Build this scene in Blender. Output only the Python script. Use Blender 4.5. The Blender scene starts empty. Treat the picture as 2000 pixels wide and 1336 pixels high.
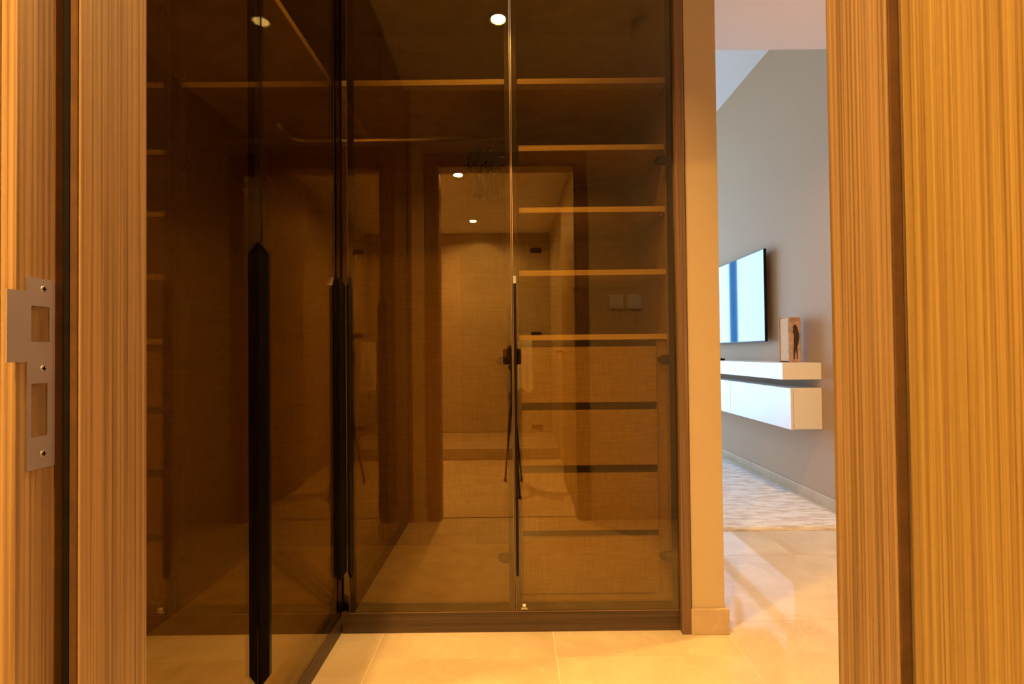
import bpy, bmesh, math, random
from mathutils import Vector, Matrix, Euler
random.seed(7)
S = bpy.context.scene
COL = S.collection
R = math.radians

# ------------------------------------------------------------------ camera
CAMH = 1.01
cd = bpy.data.cameras.new('camera')
cd.sensor_width = 36.0
cd.lens = 18.0
cd.shift_y = 7/2000
cd.clip_start = 0.004
cam = bpy.data.objects.new('camera', cd)
cam.matrix_world = (Matrix.Translation((0, 0, CAMH)) @ Euler((R(90.86), 0, 0)).to_matrix().to_4x4()
                    @ Matrix.Rotation(R(-0.60), 4, 'Z'))
COL.objects.link(cam)
S.camera = cam

# ------------------------------------------------------------------ world, light, exposure
SKY_STRENGTH = 10.5
WARM = (1.0, 0.54, 0.14)
w = bpy.data.worlds.new('daylight'); S.world = w; w.use_nodes = True
bg = w.node_tree.nodes['Background']
tcw = w.node_tree.nodes.new('ShaderNodeTexCoord')
sep = w.node_tree.nodes.new('ShaderNodeSeparateXYZ')
rmp = w.node_tree.nodes.new('ShaderNodeValToRGB')
rmp.color_ramp.elements[0].position = 0.0; rmp.color_ramp.elements[0].color = (0.47, 0.71, 1.0, 1)
rmp.color_ramp.elements[1].position = 0.6; rmp.color_ramp.elements[1].color = (0.42, 0.62, 1.0, 1)
w.node_tree.links.new(tcw.outputs['Generated'], sep.inputs[0])
w.node_tree.links.new(sep.outputs['Z'], rmp.inputs[0])
w.node_tree.links.new(rmp.outputs[0], bg.inputs[0])
bg.inputs[1].default_value = SKY_STRENGTH
S.view_settings.view_transform = 'Standard'
S.view_settings.look = 'None'
S.view_settings.gamma = 1
S.view_settings.use_curve_mapping = False
S.view_settings.exposure = 0.0
S.cycles.max_bounces = 12
S.cycles.diffuse_bounces = 5
S.cycles.glossy_bounces = 7
S.cycles.transparent_max_bounces = 24
S.cycles.transmission_bounces = 8
S.cycles.sample_clamp_indirect = 6
S.cycles.use_denoising = True
# a portal in the bedroom window opening only guides sampling of the sky
pl = bpy.data.lights.new('window_portal', 'AREA'); pl.shape = 'RECTANGLE'; pl.size = 3.5; pl.size_y = 3.0
pl.cycles.is_portal = True
po = bpy.data.objects.new('window_portal', pl); po.location = (-0.52, 7.62, 1.6); po.rotation_euler = (R(-90), 0, 0)
COL.objects.link(po)

def beam(name, loc, power, size=.066, spread=160, col=WARM):
    """the lamp of a downlight: a small flat disc facing down just under its diffuser"""
    l = bpy.data.lights.new(name, 'AREA'); l.shape = 'DISK'; l.size = size; l.energy = power; l.color = col
    l.spread = R(spread)
    o = bpy.data.objects.new(name, l); o.location = loc; COL.objects.link(o)
    return o
P_PASS, P_HALL, P_BATH, P_SHOWER = 18.5, 25, 74, 68
beam('passage_downlight_lamp', (-0.05, 1.28, 2.6165), P_PASS, spread=108)
beam('hall_downlight_lamp', (1.45, 2.05, 2.6165), P_HALL, spread=152)
beam('bathroom_downlight_lamp', (-0.41, -0.29, 2.4165), P_BATH)
beam('shower_downlight_lamp', (-0.40, -1.70, 2.4165), P_SHOWER)

# ------------------------------------------------------------------ materials
def new_mat(name):
    m = bpy.data.materials.new(name); m.use_nodes = True
    return m, m.node_tree.nodes, m.node_tree.links, m.node_tree.nodes['Principled BSDF']

def flat(name, col, rough=0.5, metal=0.0, noise=0.0, nscale=40, bump=0.0, spec=0.5, coat=0.0):
    m, n, l, p = new_mat(name)
    p.inputs['Base Color'].default_value = (*col, 1)
    p.inputs['Roughness'].default_value = rough
    p.inputs['Metallic'].default_value = metal
    p.inputs['Specular IOR Level'].default_value = spec
    p.inputs['Coat Weight'].default_value = coat
    tc = n.new('ShaderNodeTexCoord'); nz = n.new('ShaderNodeTexNoise')
    nz.inputs['Scale'].default_value = nscale; nz.inputs['Detail'].default_value = 4
    l.new(tc.outputs['Object'], nz.inputs['Vector'])
    if noise:
        cr = n.new('ShaderNodeValToRGB')
        cr.color_ramp.elements[0].color = (*[c*(1-noise) for c in col], 1)
        cr.color_ramp.elements[1].color = (*[min(1, c*(1+noise)) for c in col], 1)
        cr.color_ramp.elements[0].position = .3; cr.color_ramp.elements[1].position = .7
        l.new(nz.outputs[0], cr.inputs[0]); l.new(cr.outputs[0], p.inputs['Base Color'])
    if bump:
        b = n.new('ShaderNodeBump'); b.inputs['Strength'].default_value = bump; b.inputs['Distance'].default_value = 0.002
        l.new(nz.outputs[0], b.inputs['Height']); l.new(b.outputs[0], p.inputs['Normal'])
    return m

def wood(name, dark, light, freq=260, along='Z', rough=0.42, stretch=1.6, contrast=(0.36, 0.64), bump=0.15):
    m, n, l, p = new_mat(name)
    tc = n.new('ShaderNodeTexCoord')
    def mp(fx, fz):
        q = n.new('ShaderNodeMapping')
        s = [fx, fx, fx]; s['XYZ'.index(along)] = fz
        q.inputs['Scale'].default_value = s
        l.new(tc.outputs['Object'], q.inputs['Vector'])
        return q
    a = n.new('ShaderNodeTexNoise'); a.inputs['Scale'].default_value = 1; a.inputs['Detail'].default_value = 3; a.inputs['Distortion'].default_value = 0.25
    l.new(mp(freq, stretch).outputs[0], a.inputs['Vector'])
    b = n.new('ShaderNodeTexNoise'); b.inputs['Scale'].default_value = 1; b.inputs['Detail'].default_value = 2
    l.new(mp(freq*0.16, 0.5).outputs[0], b.inputs['Vector'])
    c = n.new('ShaderNodeTexNoise'); c.inputs['Scale'].default_value = 1; c.inputs['Detail'].default_value = 2
    l.new(mp(freq*2.5, 30).outputs[0], c.inputs['Vector'])
    r1 = n.new('ShaderNodeMapRange'); r1.inputs['From Min'].default_value = contrast[0]; r1.inputs['From Max'].default_value = contrast[1]
    l.new(a.outputs[0], r1.inputs['Value'])
    r2 = n.new('ShaderNodeMapRange'); r2.inputs['From Min'].default_value = .3; r2.inputs['From Max'].default_value = .7
    l.new(b.outputs[0], r2.inputs['Value'])
    m1 = n.new('ShaderNodeMath'); m1.operation = 'MULTIPLY'; m1.inputs[1].default_value = 0.55
    l.new(r1.outputs[0], m1.inputs[0])
    m2 = n.new('ShaderNodeMath'); m2.operation = 'MULTIPLY_ADD'; m2.inputs[1].default_value = 0.25
    l.new(r2.outputs[0], m2.inputs[0]); l.new(m1.outputs[0], m2.inputs[2])
    m3 = n.new('ShaderNodeMath'); m3.operation = 'MULTIPLY_ADD'; m3.inputs[1].default_value = 0.25
    l.new(c.outputs[0], m3.inputs[0]); l.new(m2.outputs[0], m3.inputs[2])
    cr = n.new('ShaderNodeValToRGB')
    cr.color_ramp.elements[0].color = (*dark, 1); cr.color_ramp.elements[0].position = .15
    cr.color_ramp.elements[1].color = (*light, 1); cr.color_ramp.elements[1].position = .8
    l.new(m3.outputs[0], cr.inputs[0]); l.new(cr.outputs[0], p.inputs['Base Color'])
    p.inputs['Roughness'].default_value = rough
    bp = n.new('ShaderNodeBump'); bp.inputs['Strength'].default_value = bump; bp.inputs['Distance'].default_value = .001
    l.new(a.outputs[0], bp.inputs['Height']); l.new(bp.outputs[0], p.inputs['Normal'])
    return m

def linen(name, dark, light, freq=330, rough=0.75):
    m, n, l, p = new_mat(name)
    tc = n.new('ShaderNodeTexCoord')
    outs = []
    for s in ((freq, freq, 12), (12, 12, freq)):
        q = n.new('ShaderNodeMapping'); q.inputs['Scale'].default_value = s
        l.new(tc.outputs['Object'], q.inputs['Vector'])
        a = n.new('ShaderNodeTexNoise'); a.inputs['Scale'].default_value = 1; a.inputs['Detail'].default_value = 2
        l.new(q.outputs[0], a.inputs['Vector']); outs.append(a)
    ad = n.new('ShaderNodeMath'); ad.operation = 'ADD'
    l.new(outs[0].outputs[0], ad.inputs[0]); l.new(outs[1].outputs[0], ad.inputs[1])
    cr = n.new('ShaderNodeValToRGB')
    cr.color_ramp.elements[0].color = (*dark, 1); cr.color_ramp.elements[0].position = .75
    cr.color_ramp.elements[1].color = (*light, 1); cr.color_ramp.elements[1].position = 1.0
    mr = n.new('ShaderNodeMapRange'); mr.inputs['From Min'].default_value = 0.7; mr.inputs['From Max'].default_value = 1.3
    cr.color_ramp.elements[0].position = .2; cr.color_ramp.elements[1].position = .8
    l.new(ad.outputs[0], mr.inputs['Value']); l.new(mr.outputs[0], cr.inputs[0])
    l.new(cr.outputs[0], p.inputs['Base Color']); p.inputs['Roughness'].default_value = rough
    return m

def marble(name, base, vein, pale, rough=0.055, scale=2.2):
    m, n, l, p = new_mat(name)
    tc = n.new('ShaderNodeTexCoord')
    oi = n.new('ShaderNodeObjectInfo')
    off = n.new('ShaderNodeVectorMath'); off.operation = 'ADD'
    mu = n.new('ShaderNodeMath'); mu.operation = 'MULTIPLY'; mu.inputs[1].default_value = 37.0
    l.new(oi.outputs['Random'], mu.inputs[0]); l.new(tc.outputs['Object'], off.inputs[0]); l.new(mu.outputs[0], off.inputs[1])
    a = n.new('ShaderNodeTexNoise'); a.inputs['Scale'].default_value = scale; a.inputs['Detail'].default_value = 6; a.inputs['Distortion'].default_value = 1.2
    l.new(off.outputs[0], a.inputs['Vector'])
    cr = n.new('ShaderNodeValToRGB')
    cr.color_ramp.elements[0].color = (*base, 1); cr.color_ramp.elements[0].position = .35
    cr.color_ramp.elements[1].color = (*pale, 1); cr.color_ramp.elements[1].position = .7
    l.new(a.outputs[0], cr.inputs[0])
    b = n.new('ShaderNodeTexNoise'); b.inputs['Scale'].default_value = scale*1.4; b.inputs['Detail'].default_value = 8; b.inputs['Distortion'].default_value = 2.0
    l.new(off.outputs[0], b.inputs['Vector'])
    sb = n.new('ShaderNodeMath'); sb.operation = 'SUBTRACT'; sb.inputs[1].default_value = .5
    ab = n.new('ShaderNodeMath'); ab.operation = 'ABSOLUTE'
    vr = n.new('ShaderNodeMapRange'); vr.inputs['From Min'].default_value = 0.0; vr.inputs['From Max'].default_value = .022
    vr.inputs['To Min'].default_value = .26; vr.inputs['To Max'].default_value = 0
    l.new(b.outputs[0], sb.inputs[0]); l.new(sb.outputs[0], ab.inputs[0]); l.new(ab.outputs[0], vr.inputs['Value'])
    mx = n.new('ShaderNodeMix'); mx.data_type = 'RGBA'
    l.new(vr.outputs[0], mx.inputs['Factor']); l.new(cr.outputs[0], mx.inputs['A']); mx.inputs['B'].default_value = (*vein, 1)
    l.new(mx.outputs['Result'], p.inputs['Base Color'])
    p.inputs['Roughness'].default_value = rough
    p.inputs['Specular IOR Level'].default_value = .38
    return m

def tinted_glass(name, tint, boost=1.0, base=0.0, rough=0.0, refl=(1, 1, 1)):
    """solid glass sheet: each of its two faces passes part of the tint and reflects by Fresnel"""
    m = bpy.data.materials.new(name); m.use_nodes = True
    n, l = m.node_tree.nodes, m.node_tree.links
    n.remove(n['Principled BSDF'])
    geo = n.new('ShaderNodeNewGeometry')
    ior = n.new('ShaderNodeMapRange'); ior.inputs['To Min'].default_value = 1.52; ior.inputs['To Max'].default_value = 1/1.52
    l.new(geo.outputs['Backfacing'], ior.inputs['Value'])
    fr = n.new('ShaderNodeFresnel'); l.new(ior.outputs[0], fr.inputs['IOR'])
    ma = n.new('ShaderNodeMath'); ma.operation = 'MULTIPLY_ADD'; ma.inputs[1].default_value = boost; ma.inputs[2].default_value = base
    ma.use_clamp = True
    l.new(fr.outputs[0], ma.inputs[0])
    tr = n.new('ShaderNodeBsdfTransparent'); tr.inputs[0].default_value = (*[math.sqrt(c) for c in tint], 1)
    gl = n.new('ShaderNodeBsdfGlossy'); gl.inputs['Roughness'].default_value = rough; gl.inputs['Color'].default_value = (*refl, 1)
    mx = n.new('ShaderNodeMixShader')
    l.new(ma.outputs[0], mx.inputs[0]); l.new(tr.outputs[0], mx.inputs[1]); l.new(gl.outputs[0], mx.inputs[2])
    l.new(mx.outputs[0], n['Material Output'].inputs[0])
    return m

def emitter(name, col, s):
    m = bpy.data.materials.new(name); m.use_nodes = True
    n, l = m.node_tree.nodes, m.node_tree.links
    n.remove(n['Principled BSDF'])
    e = n.new('ShaderNodeEmission'); e.inputs[0].default_value = (*col, 1); e.inputs[1].default_value = s
    l.new(e.outputs[0], n['Material Output'].inputs[0])
    return m

M = {}
M['jamb'] = wood('oak_jamb_veneer', (0.145, 0.088, 0.043), (0.34, 0.235, 0.135), 330)
M['leaf'] = wood('oak_door_veneer', (0.172, 0.098, 0.031), (0.37, 0.265, 0.103), 370, contrast=(.33, .68))
M['casing'] = wood('oak_casing_veneer', (0.22, 0.13, 0.06), (0.44, 0.30, 0.15), 330)
M['darkwood'] = wood('walnut_carcass', (0.12, 0.068, 0.036), (0.25, 0.155, 0.085), 330)
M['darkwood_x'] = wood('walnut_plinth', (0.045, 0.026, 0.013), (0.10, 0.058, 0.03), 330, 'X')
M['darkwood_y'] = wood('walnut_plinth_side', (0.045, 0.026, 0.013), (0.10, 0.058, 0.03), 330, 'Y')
M['edgewood'] = wood('shelf_edging', (0.62, 0.49, 0.31), (0.80, 0.66, 0.46), 200, 'X')
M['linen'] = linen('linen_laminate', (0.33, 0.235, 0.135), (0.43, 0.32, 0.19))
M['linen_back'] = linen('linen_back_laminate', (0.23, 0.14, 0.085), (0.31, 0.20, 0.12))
M['marble'] = marble('cream_marble', (0.60, 0.49, 0.34), (0.82, 0.74, 0.58), (0.74, 0.65, 0.49))
M['skirt'] = marble('skirting_marble', (0.50, 0.38, 0.25), (0.70, 0.58, 0.42), (0.58, 0.46, 0.32), 0.15, 5)
M['grout'] = flat('pale_grout', (0.90, 0.82, 0.66), .8)
M['bathtile'] = marble('bathroom_stone_tile', (0.42, 0.34, 0.25), (0.47, 0.40, 0.3), (0.50, 0.42, 0.32), 0.3, 1.4)
M['paint'] = flat('beige_paint', (0.56, 0.45, 0.30), .75, noise=.02, nscale=6, bump=.05)
M['tvpaint'] = flat('taupe_wallcover', (0.46, 0.305, 0.178), .7, noise=.03, nscale=90, bump=.05)
M['ceil'] = flat('white_ceiling', (0.78, 0.75, 0.74), .85, noise=.01, nscale=5)
M['white'] = flat('white_lacquer', (0.86, 0.86, 0.86), .3, noise=.005)
M['black'] = flat('black_anodised', (0.004, 0.004, 0.0045), .3, metal=.0, spec=.16, noise=.1)
M['bronze'] = flat('dark_bronze_aluminium', (0.022, 0.016, 0.011), .42, metal=.6, noise=.1)
M['bronze_edge'] = flat('satin_bronze_edge', (0.42, 0.30, 0.22), .3, metal=1, noise=.05)
M['seal'] = flat('black_rubber', (0.006, 0.005, 0.005), .9, noise=.2, spec=.1)
M['steel'] = flat('brushed_steel', (0.50, 0.46, 0.44), .36, metal=1, noise=.06, nscale=20)
M['recess_shade'] = flat('lock_pocket_shade', (0.17, 0.11, 0.065), .6, noise=.2, nscale=30)  # shade of the lock recesses put into the colour
M['chrome'] = flat('chrome', (0.85, 0.83, 0.8), .08, metal=1, noise=.01)
M['satin'] = flat('satin_chrome', (0.85, 0.82, 0.78), .3, metal=1, noise=.01)
M['hinge'] = flat('dark_hinge', (0.03, 0.026, 0.022), .35, metal=.7, noise=.1)
M['glass'] = tinted_glass('bronze_tinted_glass', (0.60, 0.50, 0.26), 1.0, 0.037, refl=(1, .87, .58))
M['clear'] = tinted_glass('clear_glass', (0.93, 0.96, 0.94), 1.0)
M['winglass'] = tinted_glass('window_glass', (0.92, 0.96, 0.97), 1.0)
M['velvet'] = flat('black_velvet', (0.010, 0.009, 0.011), .9, noise=.3, nscale=200)
M['plastic'] = flat('white_plastic', (0.74, 0.74, 0.75), .35, noise=.01)
M['towel'] = flat('white_towel', (0.92, 0.90, 0.86), .95, noise=.06, nscale=300, bump=.8)
M['lamp'] = emitter('lamp_face', (1.0, 0.84, 0.58), 60)
M['cam'] = flat('black_camera', (0.012, 0.012, 0.013), .5, noise=.2, nscale=100)
M['screen'] = flat('television_screen', (0.012, 0.014, 0.018), .04, noise=.02)
M['screen'].node_tree.nodes['Principled BSDF'].inputs['IOR'].default_value = 1.9
M['book_cover'] = flat('book_board', (0.46, 0.25, 0.13), .6, noise=.08, nscale=30)
M['pages'] = flat('page_edges', (0.70, 0.45, 0.25), .8, noise=.08, nscale=220)
M['print_ground'] = flat('print_ground', (0.50, 0.34, 0.25), .6, noise=.25, nscale=28)
M['print_ink'] = flat('print_ink', (0.045, 0.026, 0.02), .6, noise=.3, nscale=60)
M['label_white'] = flat('printed_white', (0.85, 0.80, 0.74), .5, noise=.01)

def rug_mat():
    m, n, l, p = new_mat('shaggy_rug')
    tc = n.new('ShaderNodeTexCoord')
    q = n.new('ShaderNodeMapping'); q.inputs['Scale'].default_value = (6, 22, 6)
    l.new(tc.outputs['Object'], q.inputs['Vector'])
    a = n.new('ShaderNodeTexNoise'); a.inputs['Scale'].default_value = 1.3; a.inputs['Detail'].default_value = 8
    l.new(q.outputs[0], a.inputs['Vector'])
    cr = n.new('ShaderNodeValToRGB')
    cr.color_ramp.elements[0].color = (0.66, 0.58, 0.50, 1); cr.color_ramp.elements[0].position = .38
    cr.color_ramp.elements[1].color = (0.88, 0.85, 0.81, 1); cr.color_ramp.elements[1].position = .58
    l.new(a.outputs[0], cr.inputs[0]); l.new(cr.outputs[0], p.inputs['Base Color'])
    p.inputs['Roughness'].default_value = .95
    b = n.new('ShaderNodeTexNoise'); b.inputs['Scale'].default_value = 90; b.inputs['Detail'].default_value = 4
    l.new(tc.outputs['Object'], b.inputs['Vector'])
    bp = n.new('ShaderNodeBump'); bp.inputs['Strength'].default_value = .9; bp.inputs['Distance'].default_value = .01
    l.new(b.outputs[0], bp.inputs['Height']); l.new(bp.outputs[0], p.inputs['Normal'])
    return m
M['rug'] = rug_mat()
def sheer_mat():
    m, n, l, p = new_mat('pale_blue_curtain')
    p.inputs['Base Color'].default_value = (.30, .66, .85, 1); p.inputs['Roughness'].default_value = .9
    t = n.new('ShaderNodeBsdfTranslucent'); t.inputs[0].default_value = (.20, .60, .85, 1)
    mx = n.new('ShaderNodeMixShader'); mx.inputs[0].default_value = .5
    l.new(p.outputs[0], mx.inputs[1]); l.new(t.outputs[0], mx.inputs[2]); l.new(mx.outputs[0], n['Material Output'].inputs[0])
    return m
M['sheer'] = sheer_mat()

# ------------------------------------------------------------------ mesh helpers
class G:
    """collects geometry in world coordinates, links it as one mesh object"""
    def __init__(s): s.bm = bmesh.new()
    def box(s, x0, x1, y0, y1, z0, z1, bev=0.0, seg=2):
        vs = [s.bm.verts.new((x, y, z)) for x in (x0, x1) for y in (y0, y1) for z in (z0, z1)]
        fs = [(0, 1, 3, 2), (4, 6, 7, 5), (0, 4, 5, 1), (2, 3, 7, 6), (0, 2, 6, 4), (1, 5, 7, 3)]
        ff = [s.bm.faces.new([vs[i] for i in f]) for f in fs]
        if bev:
            es = list({e for f in ff for e in f.edges})
            bmesh.ops.bevel(s.bm, geom=es, offset=bev, segments=seg, affect='EDGES', profile=.5)
        return s
    def cyl(s, p0, p1, r, r2=None, n=20, caps=True):
        p0, p1 = Vector(p0), Vector(p1); d = p1-p0; r2 = r if r2 is None else r2
        q = d.to_track_quat('Z', 'Y').to_matrix()
        a, b = [], []
        for i in range(n):
            t = 2*math.pi*i/n; u = q @ Vector((math.cos(t), math.sin(t), 0))
            a.append(s.bm.verts.new(p0+u*r)); b.append(s.bm.verts.new(p1+u*r2))
        for i in range(n):
            j = (i+1) % n; f = s.bm.faces.new((a[i], a[j], b[j], b[i])); f.smooth = True
        if caps:
            s.bm.faces.new(list(reversed(a))); s.bm.faces.new(b)
        return s
    def tube(s, pts, r, n=10):
        pts = [Vector(p) for p in pts]; rings = []
        for i, p in enumerate(pts):
            d = (pts[min(i+1, len(pts)-1)]-pts[max(i-1, 0)]).normalized()
            q = d.to_track_quat('Z', 'Y').to_matrix()
            rings.append([s.bm.verts.new(p+q @ Vector((math.cos(2*math.pi*k/n)*r, math.sin(2*math.pi*k/n)*r, 0))) for k in range(n)])
        for a, b in zip(rings, rings[1:]):
            off = min(range(n), key=lambda o: (a[0].co-b[o].co).length)
            for k in range(n):
                f = s.bm.faces.new((a[k], a[(k+1) % n], b[(k+1+off) % n], b[(k+off) % n])); f.smooth = True
        s.bm.faces.new(list(reversed(rings[0]))); s.bm.faces.new(rings[-1])
        return s
    def prism(s, poly, axis, a, b):
        """poly of 2-D points in the plane across axis, extruded from a to b"""
        def P(u, v, t):
            return {'X': (t, u, v), 'Y': (u, t, v), 'Z': (u, v, t)}[axis]
        A = [s.bm.verts.new(P(u, v, a)) for u, v in poly]; B = [s.bm.verts.new(P(u, v, b)) for u, v in poly]
        s.bm.faces.new(A); s.bm.faces.new(list(reversed(B)))
        for i in range(len(poly)):
            j = (i+1) % len(poly); s.bm.faces.new((A[i], B[i], B[j], A[j]))
        return s
    def lathe(s, prof, c, n=32):
        rings = []
        for r, z in prof:
            rings.append([s.bm.verts.new((c[0]+math.cos(2*math.pi*k/n)*r, c[1]+math.sin(2*math.pi*k/n)*r, c[2]+z)) for k in range(n)])
        for a, b in zip(rings, rings[1:]):
            for k in range(n):
                f = s.bm.faces.new((a[k], a[(k+1) % n], b[(k+1) % n], b[k])); f.smooth = True
        return s
    def build(s, name, mat, parent=None, loc=None):
        bmesh.ops.recalc_face_normals(s.bm, faces=s.bm.faces)
        base = Vector(parent['_o']) if parent is not None else Vector(loc or (0, 0, 0))
        bmesh.ops.translate(s.bm, verts=s.bm.verts, vec=-base)
        me = bpy.data.meshes.new(name); s.bm.to_mesh(me); s.bm.free()
        me.materials.append(M[mat] if isinstance(mat, str) else mat)
        o = bpy.data.objects.new(name, me); COL.objects.link(o)
        o['_o'] = tuple(base)
        if parent is not None: o.parent = parent
        else: o.location = base
        return o

def thing(name, label, cat, loc, group=None):
    o = bpy.data.objects.new(name, None); COL.objects.link(o)
    o.empty_display_size = .1
    o.location = loc; o['_o'] = tuple(loc); o['label'] = label; o['category'] = cat
    if group: o['group'] = group
    return o
def tag(o, label, cat, group=None):
    o['label'] = label; o['category'] = cat
    if group: o['group'] = group
    return o
def struct(o, label=None):
    o['kind'] = 'structure'
    if label: o['label'] = label
    return o
def copy_tree(o, parent=None):
    c = o.copy(); COL.objects.link(c); c.parent = parent
    for ch in list(o.children): copy_tree(ch, c)
    return c

# ------------------------------------------------------------------ key dimensions
CEIL = 2.62; HIGH = 3.33; BATHC = 2.42
XR = 2.006            # television wall
YD0, YD1 = 0.465, 0.613   # bathroom wall
XL = -0.62            # face of the left wardrobe
DF = 1.86             # glass face of the front wardrobe
OPL, OPR, OPT = -0.437, 0.383, 2.15   # door opening at the stop

# ------------------------------------------------------------------ floor with tiles
fl = G().box(-2.6, 2.2, -2.5, 7.8, -0.08, -0.0009).build('floor', 'grout')
struct(fl, 'polished cream marble tile floor of passage and rooms')
T = 0.61; g = 0.0011
def tile(x0, x1, y0, y1, top=0.0, mat='marble'):
    G().box(x0+g, x1-g, y0+g, y1-g, -.0008, top).build('tile', mat, fl)
xs = [-1.695, -1.085, -0.475, 0.137, 0.76, 1.378, 1.99]
for i in range(len(xs)-1):
    off = 1.93 if xs[i] >= .75 else 1.715
    y = off-T*3
    ys = []
    while y < 7.5:
        ys.append(y); y += T
    for y0 in ys:
        y1 = y0+T
        if y1 <= YD1: continue
        y0c = max(y0, 0.56); y1c = min(y1, 7.5)
        x0, x1 = xs[i], xs[i+1]
        if x0 < -1.6 and y1 < 2.61: continue      # under the left wardrobe
        if y1c-y0c > .02: tile(x0, x1, y0c, y1c)
# bathroom floor tiles
for x in (-1.29, -0.69, -0.09):
    for y in (0.56-0.6, 0.56-1.2, 0.56-1.72):
        y0 = y; y1 = y+0.6 if y > -1.1 else 0.56-1.2
        x1 = min(x+.6, .45)
        tile(x, x1, y0, y1, 0.0, 'marble')

# ------------------------------------------------------------------ walls
b = G()
b.box(-1.35, OPL-.030, YD0, YD1-.0, 0, CEIL)
b.box(OPR+.070, XR, YD0, YD1, 0, CEIL)
b.box(OPL-.030, OPR+.070, YD0, YD1, OPT+.03, CEIL)
struct(b.build('wall_front', 'paint'), 'beige painted wall around the bathroom doorway')
struct(G().box(-1.35, -1.25, YD1, 2.6, 0, CEIL).build('wall_left', 'paint'), 'painted wall behind the left wardrobe')
struct(G().box(-1.35, .636, 2.50, 2.60, 0, CEIL).build('wall_back', 'paint'), 'painted wall behind the front wardrobe')
struct(G().box(.636, .753, 1.85, 2.60, 0, CEIL, .002).build('wall_end', 'paint'), 'narrow beige wall end right of the wardrobe')
struct(G().box(XR, XR+.1, YD0, 7.6, 0, HIGH).build('wall_right', 'tvpaint'), 'taupe bedroom wall carrying the television')
struct(G().box(-2.6, -2.5, 2.5, 7.6, 0, HIGH).build('wall_bedroom', 'tvpaint'), 'bedroom wall opposite the television')
b = G().box(-2.5, -1.35, 2.5, 2.6, 0, HIGH).box(-1.35, .7, 2.601, 2.66, CEIL-.02, HIGH)
struct(b.build('wall_bedroom_back', 'tvpaint'), 'bedroom wall behind the wardrobes')
# window wall
b = G()
b.box(-2.6, -2.2, 7.5, 7.62, 0, HIGH); b.box(1.15, XR, 7.5, 7.62, 0, HIGH)
b.box(-2.2, 1.15, 7.5, 7.62, 3.12, HIGH)
struct(b.build('wall_window', 'tvpaint'), 'bedroom window wall')
for k, (x0, x1) in enumerate(((-2.2, -.55), (-.55, 1.15))):
    wr = G().box(x0, x1, 7.53, 7.59, 0, .06).box(x0, x1, 7.53, 7.59, 3.06, 3.12).box(x0, x0+.05, 7.53, 7.59, .06, 3.06).box(x1-.05, x1, 7.53, 7.59, .06, 3.06)
    wo = struct(wr.build('window_%d' % (k+1), 'bronze'), 'tall bedroom window reflected in the television')
    G().box(x0+.05, x1-.05, 7.555, 7.563, .06, 3.06).build('pane', 'winglass', wo)
# bathroom shell
b = G().box(-1.40, -1.30, -2.36, YD0, 0, BATHC)
struct(b.build('wall_bathroom_left', 'bathtile'), 'stone tiled bathroom side wall')
b = G().box(.450, .55, -2.36, YD0, 0, BATHC)
struct(b.build('wall_bathroom_right', 'bathtile'), 'stone tiled bathroom wall beside the open door')
wb = struct(G().box(-1.30, .45, -2.36, -2.272, 0, BATHC).build('wall_bathroom_back', 'grout'), 'large stone tiles on the shower back wall')
for r_, z in enumerate((0.10, 0.69, 1.31, 1.93)):
    zt = min(z+.60 if r_ == 0 else z+.62, BATHC)
    if r_ == 0: zt = .69
    for x in (-1.30, -.10):
        x1 = -.10 if x < -1 else .45
        G().box(x+g, x1-g, -2.2715, -2.26, z+g, zt-g, .0008, 1).build('tile', 'bathtile', wb)
struct(G().box(-1.4, .55, -2.36, YD0, BATHC, BATHC+.06).build('ceiling_bathroom', 'ceil'), 'white bathroom ceiling')
b = G().box(-1.35, XR, YD0, 2.716, CEIL+.0, HIGH+.1)
struct(b.build('ceiling', 'ceil'), 'white dropped ceiling over the passage')
struct(G().box(-2.6, XR+.1, 2.716, 7.62, HIGH, HIGH+.1).build('ceiling_bedroom', 'ceil'), 'higher white bedroom ceiling')
# shower kerb
kb = struct(G().box(-1.30, .449, -1.26, -1.16, 0, .105, .003).build('trim_1', 'bathtile'), 'stone kerb at the shower')
G().box(-1.30, .449, -2.259, -1.261, 0, .09, .002).build('shower_base', 'bathtile', kb)

# skirtings
sk = struct(G().box(.630, .766, 1.838, 1.8495, 0, .090, .002).box(.7535, .766, 1.85, 2.60, 0, .090, .002).build('baseboard_end', 'skirt'), 'marble skirting round the wall end')
struct(G().box(XR-.012, XR, YD1, 7.49, 0, .075, .002).build('baseboard_right', 'skirt'), 'pale skirting along the television wall')
struct(G().box(.466, XR-.013, YD1+.0002, YD1+.012, 0, .075, .002).build('baseboard_front', 'skirt'), 'marble skirting beside the doorway')
struct(G().box(-.604, -.520, YD1+.0002, YD1+.012, 0, .075, .002).build('baseboard_left', 'skirt'), 'short marble skirting left of the doorway')

# ------------------------------------------------------------------ door frame (setting)
dr = bpy.data.objects.new('door_1', None); COL.objects.link(dr); dr['_o'] = (0, YD1, 0); dr.location = (0, YD1, 0)
dr['kind'] = 'structure'; dr['label'] = 'wooden bathroom door frame with strike plate'
STY = 0.517     # front of the door stop
j = G(); j.box(-.452-.014, -.452, .4655, YD1-.0005, 0, OPT+.012, .0008, 1).build('jamb', 'jamb', dr)
G().box(.437, .452, .4655, YD1-.0005, 0, OPT+.012, .0008, 1).build('jamb', 'jamb', dr)
G().box(-.452, .437, .4655, YD1-.0005, OPT+.012, OPT+.029, .0008, 1).build('jamb', 'jamb', dr)
G().box(-.4518, OPL, STY, YD1, 0, OPT, .0015).build('door_stop', 'jamb', dr)
G().box(OPR, .4368, STY, YD1, 0, OPT, .0015).build('door_stop', 'jamb', dr)
G().box(OPL+.0002, OPR-.0002, STY, YD1, OPT, OPT+.0118, .0015).build('door_stop', 'jamb', dr)
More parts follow.
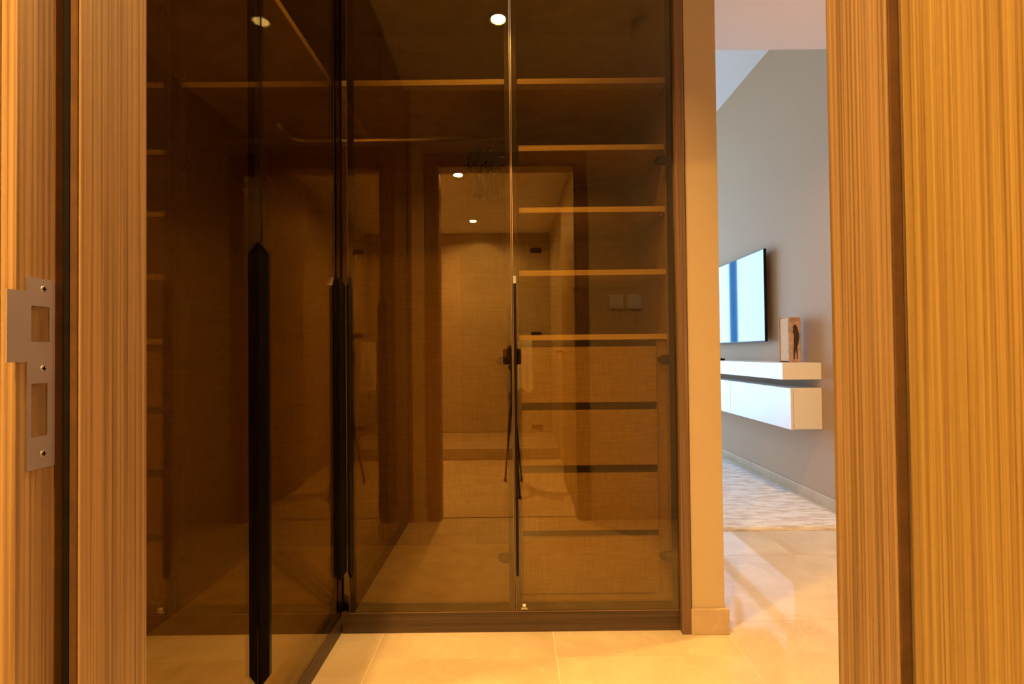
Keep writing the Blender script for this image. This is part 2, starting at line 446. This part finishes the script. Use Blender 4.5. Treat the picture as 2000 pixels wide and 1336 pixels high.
# seal beside the stop
G().box(-.4518, -.4452, STY-.0026, STY-.0002, 0, OPT).build('door_seal', 'seal', dr)
gasket_shade = flat('brown_gasket_shade', (0.075, 0.038, 0.015), .7, noise=.15, spec=.2)  # brown of the left gasket, also painted shade for rebate and right groove
M['gasket_shade'] = gasket_shade
G().box(-.4450, -.4378, STY-.0026, STY-.0002, 0, OPT, .0008, 1).build('door_gasket_shade', 'gasket_shade', dr)
G().box(-.4519, -.4512, STY-.0115, STY-.0030, 0, OPT).build('door_gasket_shade', 'gasket_shade', dr)  # thin brown strip painting the shade on the rebate
G().box(.3850, .3955, STY-.0026, STY-.0002, 0, OPT, .0008, 1).build('door_gasket_shade', 'gasket_shade', dr)  # dark strip added for the shade in the groove beside the leaf
# casings on both sides
def casing(y0, y1, name='architrave'):
    G().box(-.520, -.4515, y0, y1, 0, OPT+.085, .002).build(name, 'darkwood', dr)
    G().box(.396, .465, y0, y1, 0, OPT+.085, .002).build(name, 'darkwood', dr)
    G().box(-.4514, .3959, y0, y1, OPT+.010, OPT+.085, .002).build(name, 'darkwood', dr)
casing(YD1+.0003, YD1+.014)
G().box(-.530, -.4665, .449, .4648, 0, OPT+.085, .003).build('architrave', 'casing', dr)
G().box(OPL+.001, OPR-.001, .548, .560, -.009, .0015).build('threshold_strip', 'bronze', dr)
# strike plate on the left jamb: flat steel plate with two pockets and a lip
XP = -.4520
pockets = [(.4795, .4985, 1.0255, 1.0595), (.4800, .4965, .9355, .9860)]
# the plate as a grid of cells minus the pockets, merged into one mesh
ysn = sorted({.4565, .4745, .4755, .4795, .4800, .4965, .4985, .5045}); zsn = sorted({.905, .9355, .9860, 1.0065, 1.0255, 1.0595, 1.0725, 1.086})
bmq = bmesh.new(); vc = {}
def vq(y, z):
    if (y, z) not in vc: vc[(y, z)] = bmq.verts.new((XP+.0016, y, z))
    return vc[(y, z)]
for y0, y1 in zip(ysn, ysn[1:]):
    for z0, z1 in zip(zsn, zsn[1:]):
        yc, zc = (y0+y1)/2, (z0+z1)/2
        body = yc > .4745
        if zc < 1.0065 and yc < .4755: body = False
        if 1.0065 < zc < 1.0725: body = True
        if any(a < yc < b_ and c < zc < d for a, b_, c, d in pockets): body = False
        if body: bmq.faces.new((vq(y0, z0), vq(y1, z0), vq(y1, z1), vq(y0, z1)))
ext = bmesh.ops.extrude_face_region(bmq, geom=bmq.faces[:])
bmesh.ops.translate(bmq, vec=(-.00155, 0, 0), verts=[v for v in ext['geom'] if isinstance(v, bmesh.types.BMVert)])
gq = G(); gq.bm.free(); gq.bm = bmq
sp = gq.build('strike_plate', 'steel', dr); sp['label'] = 'satin steel strike plate with two lock pockets'
for a, b_, c, d in pockets:
    G().box(XP+.0001, XP+.0004, a, b_, c, d).build('lock_pocket_shade', 'recess_shade', sp)  # flat dark sheet standing in for the shade inside a cut recess
for z in (1.0765, 1.0000, .9185):
    s_ = G().cyl((XP+.0014, .4925, z), (XP+.0021, .4925, z), .0036, .0030, 20).build('screw', 'steel', sp)
    G().box(XP+.0021, XP+.0024, .4905, .4945, z-.0006, z+.0006).box(XP+.0021, XP+.0024, .4919, .4931, z-.0022, z+.0022).build('screw_slot', 'seal', sp)

# ------------------------------------------------------------------ wardrobes
def handle_bar(g_, ax, pos, z0, z1, w, depth, base, sgn=1, ch=.03):
    """a long pull of black section with chamfered ends; ax X: on a door facing -Y, ax Y: on a door facing +X"""
    # side profile: depth against height
    prof = [(0, z0), (depth, z0+ch), (depth, z1-ch), (0, z1)]
    if ax == 'X':
        g_.prism([(base-d_, z) for d_, z in prof], 'X', pos, pos+w)
    else:
        g_.prism([(base+d_, z) for d_, z in prof], 'Y', pos, pos+w)
    return g_

fw = thing('wardrobe', 'dark wood wardrobe with two bronze tinted glass doors facing the bathroom doorway', 'wardrobe', (0, 2.16, 0))
WB = 2.45; ZB = .085; ZT = 2.56
# carcass
G().box(.5975, .6300, 1.841, 2.499, 0, CEIL-.002, .001).build('side_panel', 'darkwood', fw)
G().box(.5845, .5970, 1.925, WB, ZB+.0182, ZT-.0182).build('lining_panel', 'linen', fw)
G().box(-.012, .006, 1.93, WB-.001, ZB+.0182, ZT-.0182, .0005, 1).build('divider', 'linen', fw)
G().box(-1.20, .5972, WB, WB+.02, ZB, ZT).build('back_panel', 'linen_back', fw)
G().box(-.60, .5970, 1.895, WB-.0005, ZB, ZB+.018).prism([(-.601, 1.895), (-.601, WB-.0005), (-1.16, WB-.0005)], 'Z', ZB, ZB+.018).build('base_board', 'linen', fw)
G().box(-.60, .5970, 1.895, WB-.0005, ZT-.018, ZT).build('top_board', 'linen', fw)
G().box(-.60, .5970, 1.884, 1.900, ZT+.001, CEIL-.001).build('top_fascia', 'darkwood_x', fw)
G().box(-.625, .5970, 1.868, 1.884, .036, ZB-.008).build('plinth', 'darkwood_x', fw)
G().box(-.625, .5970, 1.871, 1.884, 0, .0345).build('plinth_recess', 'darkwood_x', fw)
# left bay shelf and right bay shelves
def shelf(x0, x1, y0, zt, th=.020, par=fw, y1=WB-.001):
    s_ = G().box(x0, x1, y0+.0012, y1, zt-th, zt).build('shelf', 'linen', par)
    G().box(x0, x1, y0, y0+.0011, zt-th, zt).build('edging', 'edgewood', s_)
shelf(-1.20, -.0125, 1.900, 2.036)
shelf(.0065, .5840, 1.900, 2.036)
for z in (1.797, 1.561, 1.322): shelf(.0300, .5840, 1.93, z)
shelf(.0065, .5840, 1.93, 1.078)
for z in (1.797, 1.561, 1.322):       # little shelf pins
    G().cyl((.570, 1.95, z-.026), (.5843, 1.95, z-.026), .004, n=10).build('shelf_pin', 'chrome', fw)
G().box(.5465, .5843, 1.945, 1.963, ZB+.0185, 1.0560).build('filler_strip', 'linen', fw)
for z0, z1 in ((.822, 1.031), (.586, .793), (.343, .556), (.109, .318)):
    d = G().box(.0310, .5440, 1.930, 1.948, z0, z1, .0012, 1).build('drawer', 'linen', fw)
    G().box(.040, .535, 1.9485, 2.38, z0+.010, z1-.045).build('drawer_box', 'darkwood_x', d)
G().box(.0065, .0300, 1.945, 1.963, ZB+.0185, 1.0560).build('filler_strip', 'linen', fw)
# clothes rail that turns the corner
pts = [(-.013, 2.15, 1.918), (-.86, 2.15, 1.918)]
pts += [(-.86-.05*math.sin(t), 2.10+.05*math.cos(t), 1.918) for t in [R(15*k) for k in range(1, 6)]]
pts += [(-.91, 2.05, 1.918), (-.91, 1.98, 1.918)]
rl = G().tube(pts, .0095, 12).build('clothes_rail', 'satin', fw)

ZD0, ZD1 = .078, 2.585
def front_door(x0, x1, hinge_right, handle_left, parent):
    fy0, fy1 = DF+.0048, DF+.022
    f = G()
    f.box(x0, x0+.020, fy0, fy1, ZD0, ZD1); f.box(x1-.020, x1, fy0, fy1, ZD0, ZD1)
    f.box(x0+.020, x1-.020, fy0, fy1, ZD0, ZD0+.024); f.box(x0+.020, x1-.020, fy0, fy1, ZD1-.024, ZD1)
    d = f.build('door', 'bronze', parent)
    G().box(x0+.0015, x1-.0015, DF, DF+.0045, ZD0+.002, ZD1-.002).build('glass_pane', 'glass', d)
    G().box(x0, x0+.0013, DF-.0005, DF+.0046, ZD0, ZD1).box(x1-.0013, x1, DF-.0005, DF+.0046, ZD0, ZD1).box(x0+.0013, x1-.0013, DF-.0005, DF+.0046, ZD0, ZD0+.0018).build('edge_profile', 'bronze_edge', d)
    hx = x0 if handle_left else x1-.012
    handle_bar(G(), 'X', hx+.0014, .205, 1.292, .0105, .018, DF-.0006).build('handle', 'black', d)
    for z in (.26, .98, 1.72, 2.35):
        xx = x1-.034 if hinge_right else x0+.014
        G().box(xx-.012, xx+.020, fy1, fy1+.012, z-.018, z+.018, .003).cyl((xx-.012, fy1+.004, z), (xx-.012, fy1+.018, z), .014, n=16).build('hinge', 'hinge', d)
    return d
dl = front_door(-.5965, .0010, True, True, fw)
dr2 = front_door(.0050, .5960, True, True, fw)
# small white maker's mark with a word under it, lower left corner of the right door
mk = G()
def disc(g_, cx, cz, rx, rz, y0, y1, n=20, sq=1.0):
    poly = []
    for k in range(n):
        t = 2*math.pi*k/n
        c_, s_ = math.cos(t), math.sin(t)
        poly.append((cx+rx*math.copysign(abs(c_)**sq, c_), cz+rz*math.copysign(abs(s_)**sq, s_)))
    g_.prism(poly, 'Y', y0, y1)
disc(mk, .0345, .1010, .0062, .0056, DF-.0005, DF-.00005, 24, .55)
x = .0240
for ch in range(4):
    z0, z1 = .0860, .0930
    mk.box(x, x+.0010, DF-.0005, DF-.00005, z0, z1)
    mk.box(x+.0036, x+.0046, DF-.0005, DF-.00005, z0, z1)
    if ch in (0, 2): mk.prism([(x+.0010, z1), (x+.0020, z1), (x+.0036, z0), (x+.0026, z0)], 'Y', DF-.0005, DF-.00005)
    else: mk.box(x+.0010, x+.0036, DF-.0005, DF-.00005, z0+(.003 if ch == 1 else 0), z0+(.004 if ch == 1 else .001))
    x += .0058
mo = mk.build('printed_mark', 'label_white', dr2); mo['label'] = 'small white printed mark'

# left wardrobe, at right angles
lw = thing('wardrobe', 'dark wood wardrobe along the left side with two tinted glass doors seen edge-on', 'wardrobe', (-.92, 1.25, 0))
G().box(-1.20, -.642, .640, .658, ZB+.0182, ZT-.0182).build('side_panel', 'darkwood', lw)
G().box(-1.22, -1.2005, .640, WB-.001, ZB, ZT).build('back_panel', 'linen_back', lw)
G().box(-1.20, -.655, .640, 1.894, ZB, ZB+.018).prism([(-.655, 1.8942), (-1.20, 1.8942), (-1.20, WB-.0005), (-1.163, WB-.0005)], 'Z', ZB, ZB+.018).build('base_board', 'linen', lw)
# the mitre strip where the two base boards meet
G().prism([(-.625, 1.893), (-.700, 1.893), (-1.195, WB-.055), (-1.195, WB-.002), (-1.130, WB-.002)], 'Z', ZB+.0185, ZB+.030).build('corner_strip', 'darkwood', lw)
G().prism([(-.655, 1.898), (-.665, 1.898), (-1.175, WB-.020), (-1.170, WB-.012)], 'Z', ZB+.0305, ZB+.033).build('joint_profile', 'bronze_edge', lw)
G().box(-1.20, -.655, .640, 1.894, ZT-.018, ZT).box(-1.20, -.601, 1.8942, WB-.0005, ZT-.018, ZT).build('top_board', 'linen', lw)
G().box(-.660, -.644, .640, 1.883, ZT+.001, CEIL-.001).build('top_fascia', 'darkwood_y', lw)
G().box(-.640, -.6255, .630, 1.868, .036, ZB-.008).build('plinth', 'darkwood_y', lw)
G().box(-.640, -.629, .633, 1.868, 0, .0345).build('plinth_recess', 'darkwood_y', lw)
G().box(-.640, -.606, .614, .632, 0, CEIL-.002).build('end_filler', 'darkwood', lw)
s_ = G().box(-1.20, -.663, .6585, 1.8985, 2.016, 2.036).build('shelf', 'linen', lw)
G().box(-.6628, -.6605, .6585, 1.8985, 2.016, 2.036).build('edging', 'edgewood', s_)
G().box(-.650, -.622, 1.872, 1.8835, ZD0, ZD1).build('corner_post', 'black', lw)
def side_door(y0, y1, parent, hd=.018):
    fx0, fx1 = XL-.022, XL-.0048
    f = G()
    f.box(fx0, fx1, y0, y0+.020, ZD0, ZD1); f.box(fx0, fx1, y1-.020, y1, ZD0, ZD1)
    f.box(fx0, fx1, y0+.020, y1-.020, ZD0, ZD0+.024); f.box(fx0, fx1, y0+.020, y1-.020, ZD1-.024, ZD1)
    d = f.build('door', 'black', parent)
    G().box(XL-.0045, XL, y0+.0015, y1-.0015, ZD0+.002, ZD1-.002).build('glass_pane', 'glass', d)
    G().box(XL-.0046, XL+.0005, y0, y0+.0013, ZD0, ZD1).box(XL-.0046, XL+.0005, y1-.0013, y1, ZD0, ZD1).box(XL-.0046, XL+.0005, y0+.0013, y1-.0013, ZD0, ZD0+.0018).build('edge_profile', 'bronze', d)
    handle_bar(G(), 'Y', y1-.0145, .205, 1.292, .012, hd, XL+.0006).build('handle', 'black', d)
    for z in (.26, .98, 1.72, 2.35):
        G().box(fx0-.012, fx0, y0+.004, y0+.036, z-.018, z+.018, .003).build('hinge', 'hinge', d)
side_door(.6400, 1.2660, lw, .024)
side_door(1.2700, 1.8520, lw)

# ------------------------------------------------------------------ hangers on the rail
def hanger(label):
    t = thing('clothes_hanger', label, 'hanger', (0, 2.15, 1.9275), 'black velvet hangers bunched on the clothes rail')
    hk = []
    for k in range(11):
        a = R(-20+k*20)
        hk.append((0, 2.15+.014*math.cos(a), 1.9165+.014*math.sin(a)))
    hk = [(0, 2.15, 1.862), (0, 2.15, 1.880), (0, 2.156, 1.896)]+hk
    G().tube(hk, .0016, 6).build('hook', 'chrome', t)
    f = G()
    sh = [(2.15, 1.868), (2.185, 1.860), (2.30, 1.815), (2.355, 1.778), (2.355, 1.735), (2.33, 1.735), (2.29, 1.780), (2.15, 1.835),
          (2.01, 1.780), (1.970, 1.735), (1.945, 1.735), (1.945, 1.778), (2.00, 1.815), (2.115, 1.860)]
    f.prism(sh, 'X', -.0044, .0044)
    f.box(-.003, .003, 1.966, 2.334, 1.738, 1.750)
    f.build('shoulder_bar', 'velvet', t)
    for y in (1.975, 2.325):
        G().box(-.0042, .0042, y-.008, y+.008, 1.712, 1.7375, .001).build('clip', 'velvet', t)
        G().box(-.0030, .0030, y-.0095, y+.0095, 1.708, 1.7165, .001).build('clip_spring', 'chrome', t)
    return t
hl = 'black velvet hanger with chrome clips in the bunch on the rail behind glass'
h0 = hanger(hl)
for i in range(12):
    o = h0 if i == 0 else copy_tree(h0)
    o['label'] = ['leftmost', 'second from left', 'third from left', 'fourth from left', 'fifth from left', 'sixth from left', 'sixth from right', 'fifth from right', 'fourth from right', 'third from right', 'second from right', 'rightmost'][i]+' of the twelve black velvet hangers with chrome clips bunched on the rail'
    o.location = (-.142+.0095*i, 2.15, 1.9275)
    o.rotation_euler = (R((0, 2, -1, 1, 3, 0, -2, 1, 0, 2, -1, 0, 1)[i]), R(5.5-.45*i), 0)
# ------------------------------------------------------------------ downlights, detector
def downlight(x, y, z, label, r=.045):
    t = thing('downlight', label, 'ceiling light', (x, y, z))
    G().lathe([(r+.010, -.0002), (r+.010, -.003), (r, -.004), (r-.004, -.002), (r-.010, -.001)], (x, y, z)).build('trim_ring', 'plastic', t)
    G().lathe([(0.0005, -.0012), (r-.010, -.0012)], (x, y, z)).build('lamp_face', 'lamp', t)
    return t
downlight(-.05, 1.28, CEIL, 'round lit downlight over the passage, reflected at the top of the glass')
downlight(1.45, 2.05, CEIL, 'round lit downlight over the hall before the bedroom')
downlight(-.41, -.29, BATHC, 'round lit bathroom downlight near the doorway, upper one in the reflection')
downlight(-.40, -1.70, BATHC, 'round lit downlight over the shower, lower one in the reflection')
dt = thing('smoke_detector', 'small round detector on the passage ceiling, faint at the glass top right', 'detector', (.64, 1.25, CEIL))
G().lathe([(.0005, -.030), (.030, -.030), (.042, -.022), (.045, -.0002)], (.64, 1.25, CEIL)).build('housing', 'plastic', dt)
G().lathe([(.012, -.0302), (.013, -.033), (.0005, -.034)], (.64, 1.25, CEIL)).build('sensor_cap', 'plastic', dt)

# ------------------------------------------------------------------ light switches
for x0, lab in ((.594, 'white square switch plate nearer the doorway, dimmer of the reflected pair'), (.700, 'white square switch plate farther from the doorway, brighter of the reflected pair')):
    t = thing('light_switch', lab, 'switch', (x0+.04, YD1, 1.315))
    G().box(x0, x0+.086, YD1+.0003, YD1+.009, 1.272, 1.358, .003).build('plate', 'plastic', t)
    G().box(x0+.012, x0+.042, YD1+.0092, YD1+.0125, 1.285, 1.345, .001).build('rocker', 'plastic', t)
    G().box(x0+.0435, x0+.074, YD1+.0092, YD1+.0125, 1.285, 1.345, .001).build('rocker', 'plastic', t)

# ------------------------------------------------------------------ open door leaf
ld = thing('door_leaf', 'open oak veneered bathroom door leaf filling the right edge', 'door', (.415, .1, .005))
G().box(.3945, .4340, -.305, .5105, .006, OPT-.003, .001, 1).build('panel', 'leaf', ld)
G().cyl((.3945, -.245, 1.02), (.387, -.245, 1.02), .026, n=28).build('rose', 'steel', ld)
G().tube([(.390, -.245, 1.02), (.350, -.245, 1.02), (.343, -.240, 1.02), (.341, -.225, 1.02), (.341, -.125, 1.02)], .009, 12).build('lever_handle', 'steel', ld)
for z in (.25, 1.05, 1.88):
    G().cyl((.4355, .5125, z-.045), (.4355, .5125, z+.045), .0008, n=8).build('hinge', 'steel', ld)

# ------------------------------------------------------------------ shower screen, towel
ss = thing('shower_screen', 'clear frameless glass shower door with small metal hinges', 'shower screen', (-.1, -1.21, .105))
G().box(-.490, .220, -1.214, -1.206, .112, 2.10).build('glass_door', 'clear', ss)
G().box(.224, .448, -1.214, -1.206, .106, 2.10).build('fixed_glass', 'clear', ss)
for z in (2.00, 1.19, .30):
    G().box(.185, .290, -1.222, -1.198, z-.022, z+.022, .002).build('hinge', 'hinge', ss)
G().tube([(.06, -1.205, 1.115), (.06, -1.155, 1.115), (.20, -1.155, 1.115), (.20, -1.205, 1.115)], .008, 10).build('towel_bar', 'steel', ss)
def towel():
    f = G(); bm = f.bm
    nx, prof = 14, []
    # a hanging profile: down the back, over the bar, down the front
    path = [(-1.178, .72), (-1.176, .85), (-1.172, 1.0), (-1.168, 1.10), (-1.160, 1.127), (-1.150, 1.127), (-1.142, 1.10), (-1.138, 1.0), (-1.132, .85), (-1.130, .70), (-1.130, .66)]
    rows = []
    for k, (y, z) in enumerate(path):
        row = []
        for i in range(nx+1):
            u = i/nx
            spread = 1+.35*max(0, (1.1-z))
            x = .125+(u-.5)*.13*spread
            fold = .009*math.sin(u*math.pi*5)*(1 if y > -1.155 else -1)*min(1, max(0, (1.13-z)*5))
            row.append((x, y+fold+(.010 if y > -1.155 else -.006)*min(1, max(0, (1.13-z)*4)), z+(.02*math.sin(u*7) if k == len(path)-1 else 0)))
        rows.append(row)
    vs = [[bm.verts.new(p) for p in r_] for r_ in rows]
    for a, b_ in zip(vs, vs[1:]):
        for i in range(nx):
            q = bm.faces.new((a[i], a[i+1], b_[i+1], b_[i])); q.smooth = True
    geom = bmesh.ops.solidify(bm, geom=bm.faces[:], thickness=.004)
    o = f.build('bath_towel', 'towel', loc=(.125, -1.155, .66))
    return tag(o, 'white towel hanging over the shower door bar, reflected right of the door gap', 'towel')
towel()

# ------------------------------------------------------------------ camera on tripod (seen in the glass)
tp = thing('tripod', 'black tripod standing in the bathroom doorway, reflected in the glass', 'tripod', (0, -.09, 0))
G().cyl((0, -.09, .62), (0, -.09, .90), .014).build('centre_column', 'cam', tp)
G().box(-.022, .022, -.115, -.065, .88, .925, .006).cyl((-.03, -.09, .905), (.03, -.09, .905), .012).build('head', 'cam', tp)
G().cyl((0, -.09, .66), (0, -.09, .72), .030, .024).build('leg_collar', 'cam', tp)
for a in (80, 255, 285):
    c_, s_ = math.cos(R(a)), math.sin(R(a))
    lg = G().cyl((.02*c_, -.09+.02*s_, .69), (.14*c_, -.09+.14*s_, .34), .013, .011, 12).cyl((.14*c_, -.09+.14*s_, .34), (.25*c_, -.09+.25*s_, .012), .009, .007, 12).build('leg', 'cam', tp)
    G().cyl((.252*c_, -.09+.252*s_, 0.001), (.25*c_, -.09+.25*s_, .02), .012, n=12).build('rubber_foot', 'seal', lg)
cm = thing('photo_camera', 'black camera on the tripod, reflected beside the glass door gap', 'camera', (0, -.08, .926))
G().box(-.068, .068, -.125, -.060, .926, 1.045, .010).box(-.030, .030, -.120, -.062, 1.040, 1.068, .010).build('camera_body', 'cam', cm)
G().cyl((0, -.061, 1.0), (0, -.012, 1.0), .036, .038, 32).build('lens', 'cam', cm)
G().cyl((-.045, -.095, 1.045), (-.045, -.095, 1.055), .010, n=16).build('dial', 'steel', cm)

# ------------------------------------------------------------------ bedroom furniture
tv = thing('television', 'flat wall mounted television reflecting bright windows', 'television', (XR-.03, 4.53, 1.077))
G().box(1.943, 1.962, 3.925, 5.145, 1.080, 1.796, .002).build('housing', 'black', tv)
G().box(1.9415, 1.9428, 3.930, 5.140, 1.088, 1.790).build('screen', 'screen', tv)
G().box(1.963, XR-.0005, 4.35, 4.75, 1.28, 1.60).build('wall_bracket', 'black', tv)
sl = G().box(1.754, XR-.0005, 3.325, 6.3, .820, .928, .0015)
sl = tag(sl.build('floating_shelf', 'white', loc=(1.88, 4.8, .82)), 'thick white floating shelf under the television', 'shelf')
cb = thing('floating_cabinet', 'white wall hung cabinet below the thick floating shelf', 'cabinet', (1.9, 4.8, .495))
G().box(1.824, XR-.0005, 3.325, 6.3, .497, .763, .001).build('body', 'white', cb)
ydoor = [3.325, 4.245, 5.20, 6.30]
for a, b_ in zip(ydoor, ydoor[1:]):
    G().box(1.803, 1.8215, a+.0, b_-.004, .495, .763, .0012).build('door', 'white', cb)
# book
bk = thing('book', 'thick hardback book standing upright on the floating shelf, dark figure on its cover', 'book', (1.93, 3.55, .928))
bx0, bx1, by0, by1, bz0, bz1 = 1.872, 1.952, 3.465, 3.590, .929, 1.236
G().box(bx0, bx1, by0, by0+.005, bz0, bz1, .001).build('front_board', 'print_ground', bk)
G().box(bx0, bx1, by1-.005, by1, bz0, bz1, .001).build('back_board', 'book_cover', bk)
G().box(bx1, bx1+.004, by0, by1, bz0, bz1, .001).build('spine', 'book_cover', bk)
G().box(bx0+.006, bx1-.0005, by0+.0055, by1-.0055, bz0+.008, bz1-.006).build('page_block', 'pages', bk)
pf = G()
# cover print: a generic standing figure with long hair, and strokes across the top
fig = [(.030, .020), (.038, .022), (.042, .075), (.047, .075), (.052, .020), (.058, .022), (.056, .095), (.060, .120), (.070, .160), (.068, .190),
       (.060, .225), (.054, .245), (.044, .256), (.032, .250), (.028, .236), (.031, .222), (.026, .205), (.032, .196), (.036, .175), (.032, .150), (.034, .110), (.030, .070)]
pf.prism([(bx0+u*1.06, bz0+v) for u, v in fig], 'Y', by0-.0004, by0-.00002)
for k in range(6): pf.box(bx0+.008+k*.0125, bx0+.0105+k*.0125, by0-.0004, by0-.00002, bz1-.028-.004*(k % 2), bz1-.010)
pf.build('cover_print', 'print_ink', bk)
rc = thing('remote_control', 'black remote lying on the floating shelf beside the wall end', 'remote', (1.86, 4.70, .928))
G().box(1.84, 1.88, 4.52, 4.70, .9285, .945, .004).build('case', 'black', rc)
G().box(1.848, 1.872, 4.56, 4.66, .9452, .9465, .0005).build('button_pad', 'seal', rc)
# pale blue curtain before the window
cu = G(); bmc = cu.bm
rowsc = []
for z in (.02, 1.0, 2.0, 3.05):
    rowsc.append([bmc.verts.new((.585+.12*k/24, 7.46+.018*math.sin(k*1.3), z)) for k in range(25)])
for a, b_ in zip(rowsc, rowsc[1:]):
    for k in range(24):
        q = bmc.faces.new((a[k], a[k+1], b_[k+1], b_[k])); q.smooth = True
bmesh.ops.solidify(bmc, geom=bmc.faces[:], thickness=.002)
tag(cu.build('curtain', 'sheer', loc=(.645, 7.46, .02)), 'pale blue curtain hanging before the window, mirrored in the television', 'curtain')
# rug
rg = G()
bm = rg.bm; nx, ny = 60, 90; vs = []
for jy in range(ny+1):
    row = []
    for ix in range(nx+1):
        x = -.35+2.33*ix/nx; y = 2.885+3.2*jy/ny
        e = min(ix, jy, nx-ix, ny-jy)
        z = .013+random.uniform(-.0025, .0025) if e else .002
        row.append(bm.verts.new((x, y, z)))
    vs.append(row)
for a, b_ in zip(vs, vs[1:]):
    for i in range(nx):
        q = bm.faces.new((a[i], a[i+1], b_[i+1], b_[i])); q.smooth = True
low = [bm.verts.new(p) for p in ((-.35, 2.885, .0005), (1.98, 2.885, .0005), (1.98, 6.085, .0005), (-.35, 6.085, .0005))]
bm.faces.new(list(reversed(low)))
for side, (p, q_) in (([vs[0][i] for i in range(nx+1)], (0, 1)), ([vs[k][nx] for k in range(ny+1)], (1, 2)),
                     ([vs[ny][nx-i] for i in range(nx+1)], (2, 3)), ([vs[ny-k][0] for k in range(ny+1)], (3, 0))):
    bm.faces.new([low[p], low[q_]]+list(reversed(side)))
ro = rg.build('rug', 'rug', loc=(.8, 4.4, 0))
tag(ro, 'pale textured rug running along the television wall', 'rug')

# tidy helper properties
for o in bpy.data.objects:
    if '_o' in o: del o['_o']
